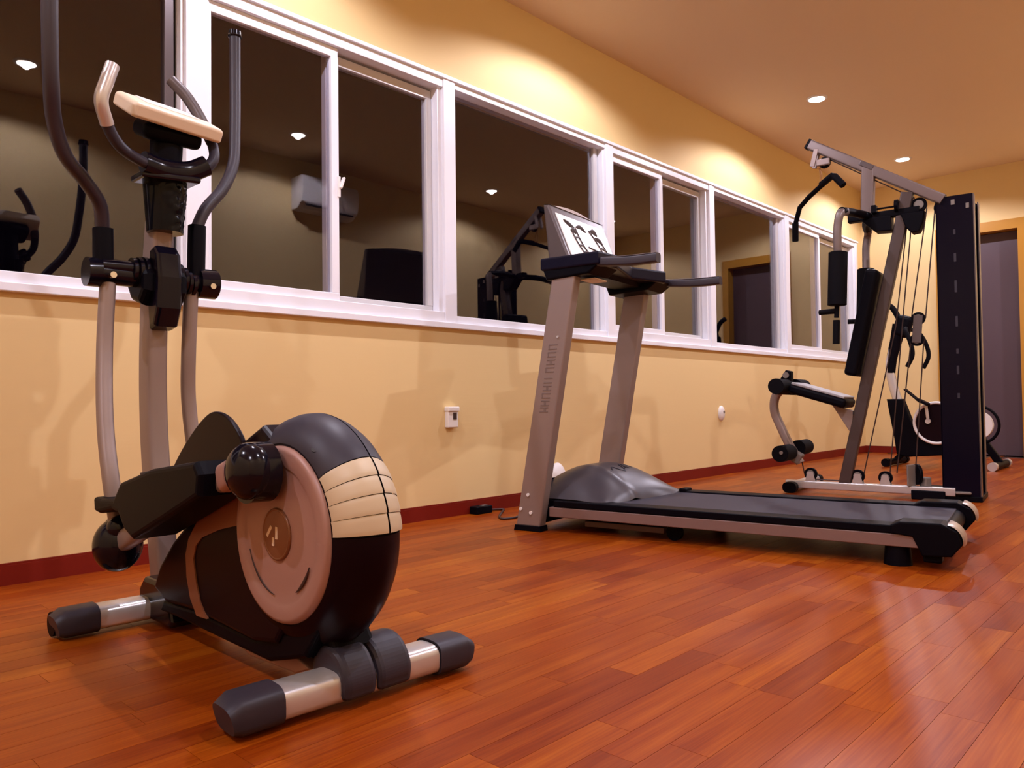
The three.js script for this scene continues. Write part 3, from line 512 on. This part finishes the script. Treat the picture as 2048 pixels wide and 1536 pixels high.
// cord and plug box by the baseboard
{
  const t = thing('power_cord', 'dark red-brown power cord looped on floor beside treadmill foot', 'cord', [2.5, 0, 0.25]);
  part('cord', tube([[0.60, 0.006, 0.12], [0.50, 0.006, 0.06], [0.40, 0.006, 0.077], [0.345, 0.006, 0.06], [0.37, 0.006, 0.01], [0.56, 0.006, -0.15], [0.60, 0.006, -0.185], [0.52, 0.012, -0.198]], 0.006, { n: 8, ref: [0, 1, 0] }), M.cable, t);
  const b = thing('adapter_box', 'small black adapter box on floor against the red baseboard', 'adapter', [2.93, 0, 0.05]);
  part('case', bx(-0.05, 0.07, 0, 0.042, -0.03, 0.03, 0.006), M.black, b); part('label_strip', bx(0.01, 0.05, 0.041, 0.043, -0.015, 0.015), M.dirt, b);
}

// ------------------------------------------------------------------ multi-gym (local x = t across, z = s along the base)
{
  const t = thing('multi_gym', 'grey and black multi-gym with slanted upright, cables and tall black weight tower', 'multi gym', [4.92, 0, 0.93], 7 * Math.PI / 180);
  // base
  part('base_beam', beam([0, 0.052, -0.02], [0, 0.052, 0.95], 0.062, 0.050), M.silver, t, 'light grey base beam');
  const ff = part('front_foot', sweep([[-0.04, 0.036, 0.02], [0.52, 0.036, 0.02]], 0.075, 0.058, { ref: [0, 0, 1], e: 3, n: 22, curve: false }), M.silver, t);
  parts('foot_cap', [sweep([[-0.09, 0.036, 0.02], [-0.035, 0.036, 0.02]], 0.088, 0.070, { ref: [0, 0, 1], e: 2.6, n: 22, curve: false }), sweep([[0.515, 0.036, 0.02], [0.57, 0.036, 0.02]], 0.088, 0.070, { ref: [0, 0, 1], e: 2.6, n: 22, curve: false })], M.black, ff);
  part('black_base_plate', bx(-0.04, 0.33, 0.0, 0.055, 0.72, 0.90, 0.006), M.black, t);
  // slanted upright, short post, top beam
  part('slanted_upright', beam([0, 0.06, 0.338], [0, 1.85, 0.738], 0.055, 0.070), M.upright, t, 'slanted grey upright');
  const tb = part('top_beam', beam([0, 2.262, 0.175], [0, 1.775, 0.925], 0.058, 0.062), M.greyMid, t, 'grey sloping top beam');
  part('beam_end_cap', obx(0.060, 0.066, 0.022, [0, 2.265, 0.168], [0.575, 0, 0], 0.006), M.black, tb);
  part('short_post', [beam([0, 1.745, 0.510], [0, 2.045, 0.522], 0.062, 0.075)], M.greyMid, t, 'short grey post');
  part('gusset', [obx(0.066, 0.03, 0.09, [0, 2.055, 0.515], [0.575, 0, 0], 0.004)], M.edge, t);
  // pulleys
  const pulley = (s, y, r, x = 0, m = M.greyDark, axis = [1, 0, 0]) => { const p = part('pulley', [disc([x, y, s], axis, r, 0.020, 32), ringG([x - 0.006, y, s], axis, r * 0.9, r * 0.12, 32)], M.black, t); part('pulley_face', disc([x - 0.012 * axis[0], y, s], axis, r * 0.62, 0.006, 24), m, p); return p; };
  const hp = pulley(0.262, 2.128, 0.036, 0.0, M.silver);
  part('pulley_bracket', [obx(0.012, 0.115, 0.03, [-0.025, 2.165, 0.205], [0.25, 0, 0], 0.003), obx(0.012, 0.115, 0.03, [0.025, 2.165, 0.205], [0.25, 0, 0], 0.003), bx(-0.032, -0.014, 2.105, 2.150, 0.215, 0.300, 0.008)], M.grey, hp, 'grey metal pulley bracket');
  part('strap', [tube([[0, 2.10, 0.228], [0.006, 2.04, 0.232], [0.0, 1.982, 0.226]], 0.0035, { n: 8 }), tube([[0, 2.10, 0.232], [-0.008, 2.04, 0.246], [0.0, 1.982, 0.230]], 0.0035, { n: 8 })], M.strap, hp, 'tan hanging strap');
  pulley(0.795, 1.768, 0.044, 0.012, M.dirt); pulley(0.775, 1.775, 0.040, 0.05, M.dirt); pulley(0.925, 1.735, 0.052, 0.02, M.greyDark);
  for (const [s, y] of [[0.134, 0.122], [0.418, 0.122], [0.576, 0.118]]) { const p = pulley(s, y, 0.040, 0, M.dirt); parts('pulley_bracket', [prism([[s - 0.032, 0.076], [s + 0.032, 0.076], [s + 0.016, 0.135], [s - 0.016, 0.135]], -0.022, -0.017, 0), prism([[s - 0.032, 0.076], [s + 0.032, 0.076], [s + 0.016, 0.135], [s - 0.016, 0.135]], 0.017, 0.022, 0)], M.silver, p); }
  const ob = pulley(0.745, 0.145, 0.062, 0.015, M.greyDark, [0.55, 0, 0.84]); part('pulley_bracket', [obx(0.06, 0.13, 0.012, [-0.02, 0.14, 0.72], [0, -0.6, 0], 0.005), obx(0.05, 0.06, 0.05, [0.02, 0.10, 0.79], [0, -0.6, 0], 0.01)], M.dirt, ob);
  const dp = pulley(0.778, 1.082, 0.038, 0.0, M.dirt); const dp2 = pulley(0.768, 0.955, 0.038, 0.0, M.dirt);
  part('pulley_link', obx(0.006, 0.165, 0.05, [-0.016, 1.018, 0.773], [0.08, 0, 0], 0.002), M.greyDark, dp);
  // cables
  const cab = (...p) => part('cable', tube(p, 0.0038, { n: 6, curve: false }), M.cable, t);
  cab([0, 2.155, 0.275], [0, 1.81, 0.775]);
  cab([0.0, 1.64, 0.727], [0.0, 1.05, 0.655], [0.0, 0.13, 0.452]);
  cab([0.0, 1.64, 0.752], [0.0, 1.05, 0.690], [0.0, 0.13, 0.600]);
  cab([0.0, 1.74, 0.838], [0.0, 1.08, 0.740]); cab([0.0, 1.72, 0.880], [0.0, 1.08, 0.816]);
  cab([0.0, 0.95, 0.735], [0.0, 0.15, 0.640]); cab([0.0, 0.95, 0.804], [0.0, 0.15, 0.740]);
  cab([0, 0.205, 0.078], [0, 0.12, 0.094]); cab([0, 0.088, 0.150], [0, 0.086, 0.40]);
  // press head: cross yoke, lever, knob
  const yk = part('press_yoke', [beam([0, 1.735, 0.40], [0, 1.735, 0.80], 0.06, 0.045), sweep([[-0.36, 1.715, 0.44], [-0.2, 1.735, 0.46], [0, 1.735, 0.52], [0.2, 1.735, 0.46], [0.36, 1.715, 0.44]], 0.05, 0.05, { ref: [0, 1, 0] }), prism([[0.47, 1.72], [0.65, 1.72], [0.65, 1.625], [0.56, 1.63], [0.53, 1.66]], -0.05, 0.05, 0.006)], M.black, t, 'black press yoke');
  part('yoke_cam', prism([[0.70, 1.72], [0.83, 1.72], [0.82, 1.65], [0.80, 1.60], [0.76, 1.595], [0.73, 1.63]], -0.045, 0.045, 0.008), M.black, yk);
  part('pull_pin', [rod([-0.03, 1.772, 0.56], [-0.03, 1.772, 0.67], 0.006, 8), disc([-0.03, 1.775, 0.68], [0, 0, 1], 0.036, 0.02, 20), obx(0.05, 0.05, 0.03, [-0.03, 1.77, 0.555], [0, 0, 0], 0.006)], M.black, yk, 'pull pin with black knob');
  for (const s of [-1, 1]) {
    const x = s * 0.37;
    const arm = part('press_arm', sweep([[s * 0.30, 1.722, 0.45], [x, 1.70, 0.435], [x + s * 0.01, 1.62, 0.42], [x + s * 0.01, 1.52, 0.418], [x, 1.42, 0.418]], 0.045, 0.045, { e: 3, n: 18, ref: [0, 0, 1] }), M.greyMid, t, 'curved grey press arm');
    part('foam_pad', [rod([x, 1.470, 0.418], [x, 1.160, 0.405], 0.053, 28), rod([x, 1.474, 0.418], [x, 1.156, 0.405], 0.045, 28)], M.foam, arm, 'thick black foam pad');
    part('arm_handle', [rod([x, 1.158, 0.405], [x, 1.085, 0.40], 0.014), rod([x, 1.125, 0.40], [x - s * 0.02, 1.125, 0.30], 0.016), rod([x, 1.07, 0.40], [x, 0.93, 0.395], 0.020)], M.foam, arm);
  }
  // back rest, seat, leg lift
  part('back_rest', obx(0.26, 0.66, 0.075, [0, 1.070, 0.480], [0.215, 0, 0], 0.022), M.black, t, 'long black padded back rest');
  const st = part('seat', [obx(0.28, 0.060, 0.36, [0, 0.625, 0.212], [0.30, 0, 0], 0.022)], M.black, t, 'black seat pad');
  part('seat_cover', obx(0.262, 0.016, 0.335, [0, 0.6605, 0.219], [0.30, 0, 0], 0.005), M.seatTop, st, 'grey seat top');
  part('seat_bracket', prism([[0.28, 0.565], [0.40, 0.53], [0.405, 0.40], [0.38, 0.40]], -0.025, 0.025, 0.004), M.grey, st);
  const ll = part('leg_lift_arm', sweep([[0, 0.69, -0.03], [0, 0.62, -0.085], [0, 0.53, -0.092], [0, 0.43, -0.055], [0, 0.30, 0.005], [0, 0.19, 0.068]], 0.05, 0.055, { e: 3, n: 20 }), M.grey, t, 'curved grey leg lift arm');
  part('roller', [rod([-0.25, 0.262, 0.015], [-0.05, 0.262, 0.015], 0.052, 26), rod([-0.252, 0.262, 0.015], [-0.05, 0.262, 0.015], 0.044, 26)], M.foam, ll, 'black foam roller'); part('roller', rod([0.05, 0.285, 0.04], [0.25, 0.285, 0.04], 0.050, 26), M.foam, ll, 'black foam roller');
  part('roller_pin', [rod([-0.26, 0.27, 0.025], [0.26, 0.275, 0.03], 0.011, 10), obx(0.065, 0.075, 0.06, [0, 0.225, 0.05], [0.5, 0, 0], 0.012)], M.dirt, ll);
  part('roller', rod([-0.24, 0.69, -0.005], [-0.04, 0.69, -0.005], 0.050, 26), M.foam, ll, 'black foam roller'); part('roller', rod([0.04, 0.69, 0.03], [0.25, 0.69, 0.03], 0.050, 26), M.foam, ll, 'black foam roller');
  part('pivot_plate', [prism([[-0.08, 0.64], [-0.05, 0.73], [-0.005, 0.80], [0.03, 0.79], [0.03, 0.72], [0.11, 0.68], [0.10, 0.63]], -0.032, 0.032, 0.008)], M.black, ll); part('pivot_bolt', disc([-0.036, 0.765, -0.002], [1, 0, 0], 0.020, 0.012, 18), M.dirt, ll);
  // tower: two tall shrouds with the weight stack between them
  for (const [x0, x1, ds] of [[-0.012, 0.0, 0], [0.30, 0.312, 0.0]]) {
    const s0 = 0.885 + ds, s1 = 1.075 + ds;
    const sh = part('tower_shroud', [bx(x0, x1, 0.03, 1.79, s0, s1, 0.003), bx(x0, x1 + (x0 < 0.1 ? 0.03 : 0), 0.03, 1.79, s0, s0 + 0.006), bx(x0 - (x0 > 0.1 ? 0.05 : 0), x1, 0.03, 1.79, s0 - 0.001, s0 + 0.005)], M.shroud, t, 'tall glossy black weight shroud');
    part('shroud_edge', bx(x0 + (x0 < 0.1 ? 0 : -0.06), x1 + (x0 < 0.1 ? 0.06 : 0), 0.03, 1.788, s1, s1 + 0.006, 0.002), M.edge, sh, 'dark grey folded edge');
    if (x0 < 0.1) for (const [y, h] of [[1.56, 0.03], [1.40, 0.05], [1.22, 0.07], [1.02, 0.06], [0.86, 0.03], [0.74, 0.05], [0.60, 0.03]]) part('shroud_mark', bx(x0 - 0.001, x0, y, y + h, s0 + 0.088, s0 + 0.100), M.charcoal, sh);
    if (x0 < 0.1) parts('shroud_clip', [bx(x0 - 0.004, x0, 1.705, 1.735, s0 + 0.155, s0 + 0.172, 0.001), bx(x0 - 0.004, x0, 1.735, 1.765, s0 + 0.08, s0 + 0.10, 0.001)], M.dirt, sh);
  }
  parts('guide_rod', [rod([0.10, 0.05, 0.98], [0.10, 1.78, 0.98], 0.010), rod([0.20, 0.05, 0.98], [0.20, 1.78, 0.98], 0.010)], M.chrome, t);
  for (let k = 0; k < 12; k++) part('weight_plate', bx(0.04, 0.27, 0.10 + k * 0.052, 0.149 + k * 0.052, 0.91, 1.05, 0.004), M.black, t);
  part('tower_cap', bx(0.001, 0.299, 1.74, 1.775, 0.89, 1.07, 0.004), M.black, t); part('tower_base', bx(-0.02, 0.32, 0, 0.032, 0.875, 1.085, 0.004), M.black, t);
  part('tower_clip', obx(0.05, 0.012, 0.08, [-0.03, 0.052, 0.99], [0, 0.2, 0], 0.004), M.dirt, t);

  // lat bar hanging from the strap
  const lb = thing('lat_bar', 'black bent lat pulldown bar hanging from the multi-gym top pulley', 'lat bar', [4.92, 0, 0.93], 7 * Math.PI / 180);
  part('bar', tube([[0.20, 1.700, 0.010], [0.16, 1.790, 0.024], [0.11, 1.890, 0.070], [0.05, 1.935, 0.145], [0.0, 1.975, 0.228], [-0.10, 2.005, 0.330]], 0.016, { n: 14, ref: [0, 0, 1], curve: false }), M.black, lb);
  parts('bar_grip', [tube([[-0.02, 1.985, 0.245], [-0.09, 2.010, 0.328], [-0.105, 2.000, 0.345], [-0.12, 1.930, 0.400]], 0.021, { n: 16, ref: [1, 0, 0], curve: false }), tube([[0.155, 1.800, 0.026], [0.21, 1.690, 0.008]], 0.021, { n: 16, ref: [1, 0, 0], curve: false })], M.foam, lb, 'black foam grip');
}

// ------------------------------------------------------------------ exercise bike beyond the gym
{
  const t = thing('exercise_bike', 'black exercise bike with white-ringed wheel and hooked handlebars, behind the multi-gym', 'exercise bike', [7.5, 0, 1.2]);
  const Z = z => z - 1.2;
  part('frame', prism([[Z(0.745), 0.60], [Z(0.88), 0.60], [Z(0.97), 0.33], [Z(1.10), 0.50], [Z(1.40), 0.48], [Z(1.52), 0.30], [Z(1.50), 0.12], [Z(1.30), 0.11], [Z(0.90), 0.075], [Z(0.82), 0.10], [Z(0.80), 0.26]], -0.045, 0.045, 0.012), M.black, t, 'black frame');
  part('wheel', [disc([-0.055, 0.385, Z(1.16)], [1, 0, 0], 0.185, 0.02, 48)], M.maroon, t, 'dark wheel cover');
  part('wheel_ring', ringG([-0.066, 0.385, Z(1.16)], [1, 0, 0], 0.178, 0.013, 64), M.white, t, 'white wheel ring');
  const cr = part('crank', [sweep([[-0.09, 0.42, Z(1.10)], [-0.09, 0.56, Z(1.085)]], 0.014, 0.026, { curve: false }), disc([-0.085, 0.40, Z(1.10)], [1, 0, 0], 0.022, 0.02, 20)], M.silver, t, 'silver crank');
  part('pedal', [obx(0.08, 0.025, 0.10, [-0.14, 0.57, Z(1.08)], [0.5, 0, 0], 0.006), obx(0.085, 0.012, 0.18, [-0.14, 0.625, Z(1.00)], [0.75, 0, 0], 0.005)], M.black, cr);
  part('flywheel', [disc([-0.02, 0.37, Z(1.465)], [1, 0, 0], 0.118, 0.05, 48)], M.white, t, 'white round flywheel');
  part('flywheel_guard', ringG([-0.02, 0.37, Z(1.465)], [1, 0, 0], 0.160, 0.012, 48), M.black, t);
  // handlebar post and bars
  part('handlebar_post', sweep([[0, 0.58, Z(0.83)], [0, 0.74, Z(0.79)], [0, 0.90, Z(0.77)], [0, 1.05, Z(0.80)]], 0.06, 0.075, { e: 3, n: 18 }), M.silver, t, 'light grey handlebar post');
  const hb = part('handlebar_stem', [sweep([[0, 0.84, Z(0.775)], [0, 0.98, Z(0.79)], [0, 1.14, Z(0.83)], [0, 1.28, Z(0.86)]], 0.07, 0.085, { wh: k => [1, 0.9 + 0.5 * k] }), obx(0.09, 0.20, 0.15, [0, 1.26, Z(0.89)], [0.3, 0, 0], 0.04), sweep([[0, 1.33, Z(0.86)], [0, 1.44, Z(0.80)], [0, 1.48, Z(0.74)]], 0.05, 0.05)], M.black, t, 'black handlebar head');
  for (const s of [-1, 1]) part('handlebar_hook', tube([[s * 0.02, 1.24, Z(0.92)], [s * 0.20, 1.20, Z(0.97)], [s * 0.24, 1.08, Z(1.02)], [s * 0.24, 0.98, Z(1.03)], [s * 0.24, 0.88, Z(0.985)]], 0.019, { n: 12, ref: [0, 0, 1] }), M.foam, hb);
  part('seat_post', rod([0, 0.44, Z(1.30)], [0, 0.86, Z(1.36)], 0.026), M.silver, t);
  part('saddle', new THREE.SphereGeometry(0.12, 24, 16).scale(0.85, 0.4, 1.15).translate(0, 0.90, Z(1.37)), M.foam, t);
  const foot = (z, m2) => { const f = part('foot_bar', rod([-0.24, 0.035, Z(z)], [0.24, 0.035, Z(z)], 0.030, 18), M.black, t); parts('foot_cap', [rod([-0.29, 0.036, Z(z)], [-0.23, 0.036, Z(z)], 0.036, 20), rod([0.23, 0.036, Z(z)], [0.29, 0.036, Z(z)], 0.036, 20)], m2, f); return f; };
  foot(0.80, M.black); foot(1.62, M.silver);
  parts('stay', [beam([0, 0.04, Z(0.80)], [0, 0.12, Z(0.88)], 0.05, 0.05), beam([0, 0.05, Z(1.62)], [0, 0.25, Z(1.49)], 0.05, 0.06)], M.black, t);
}

// ------------------------------------------------------------------ wall sockets, cover, air conditioner
{
  const s1 = thing('wall_socket', 'white box socket with dark opening on wall below the windows, left of treadmill', 'socket', [2.76, 0.53, 0]);
  part('body', bx(-0.036, 0.036, -0.055, 0.055, 0, 0.032, 0.006), M.white, s1); part('hood', bx(-0.040, 0.040, 0.032, 0.058, 0, 0.040, 0.006), M.white, s1); part('opening', bx(-0.004, 0.022, -0.012, 0.026, 0.031, 0.034), M.ink, s1);
  const s2 = thing('wall_socket', 'small oval white socket on wall below the windows, between treadmill and multi-gym', 'socket', [5.74, 0.50, 0]);
  part('body', new THREE.SphereGeometry(0.05, 24, 16).scale(0.9, 1.25, 0.5).translate(0, 0, 0.004), M.white, s2); part('opening', disc([0.004, 0.01, 0.028], [0, 0, 1], 0.012, 0.006, 14), M.dirt, s2);
  const s3 = thing('junction_cover', 'white rounded plastic cover low on wall behind the treadmill motor cover', 'cover', [3.63, 0.105, 0]);
  part('shell', new THREE.SphereGeometry(0.085, 24, 14, 0, Math.PI * 2, 0, Math.PI / 2).scale(0.9, 1.5, 0.55).translate(0, 0.0, 0.017), M.white, s3); part('rim', bx(-0.08, 0.08, 0, 0.008, 0.004, 0.066, 0.003), M.white, s3);
  const ac = thing('air_conditioner', 'white wall-mounted air conditioner on wall opposite the windows', 'air conditioner', [4.20, 2.48, ZO]);
  part('casing', prism([[-0.002, 0], [-0.10, 0.0], [-0.19, 0.06], [-0.215, 0.14], [-0.215, 0.26], [-0.19, 0.31], [-0.002, 0.31]], -0.35, 0.35, 0.01), M.white, ac);
  part('outlet_flap', obx(0.60, 0.006, 0.075, [0, 0.03, -0.155], [0.58, 0, 0], 0.002), M.sash, ac); part('outlet', obx(0.60, 0.05, 0.01, [0, 0.045, -0.172], [0.6, 0, 0], 0.002), M.gasket, ac);
}

renderer.render(scene, camera);
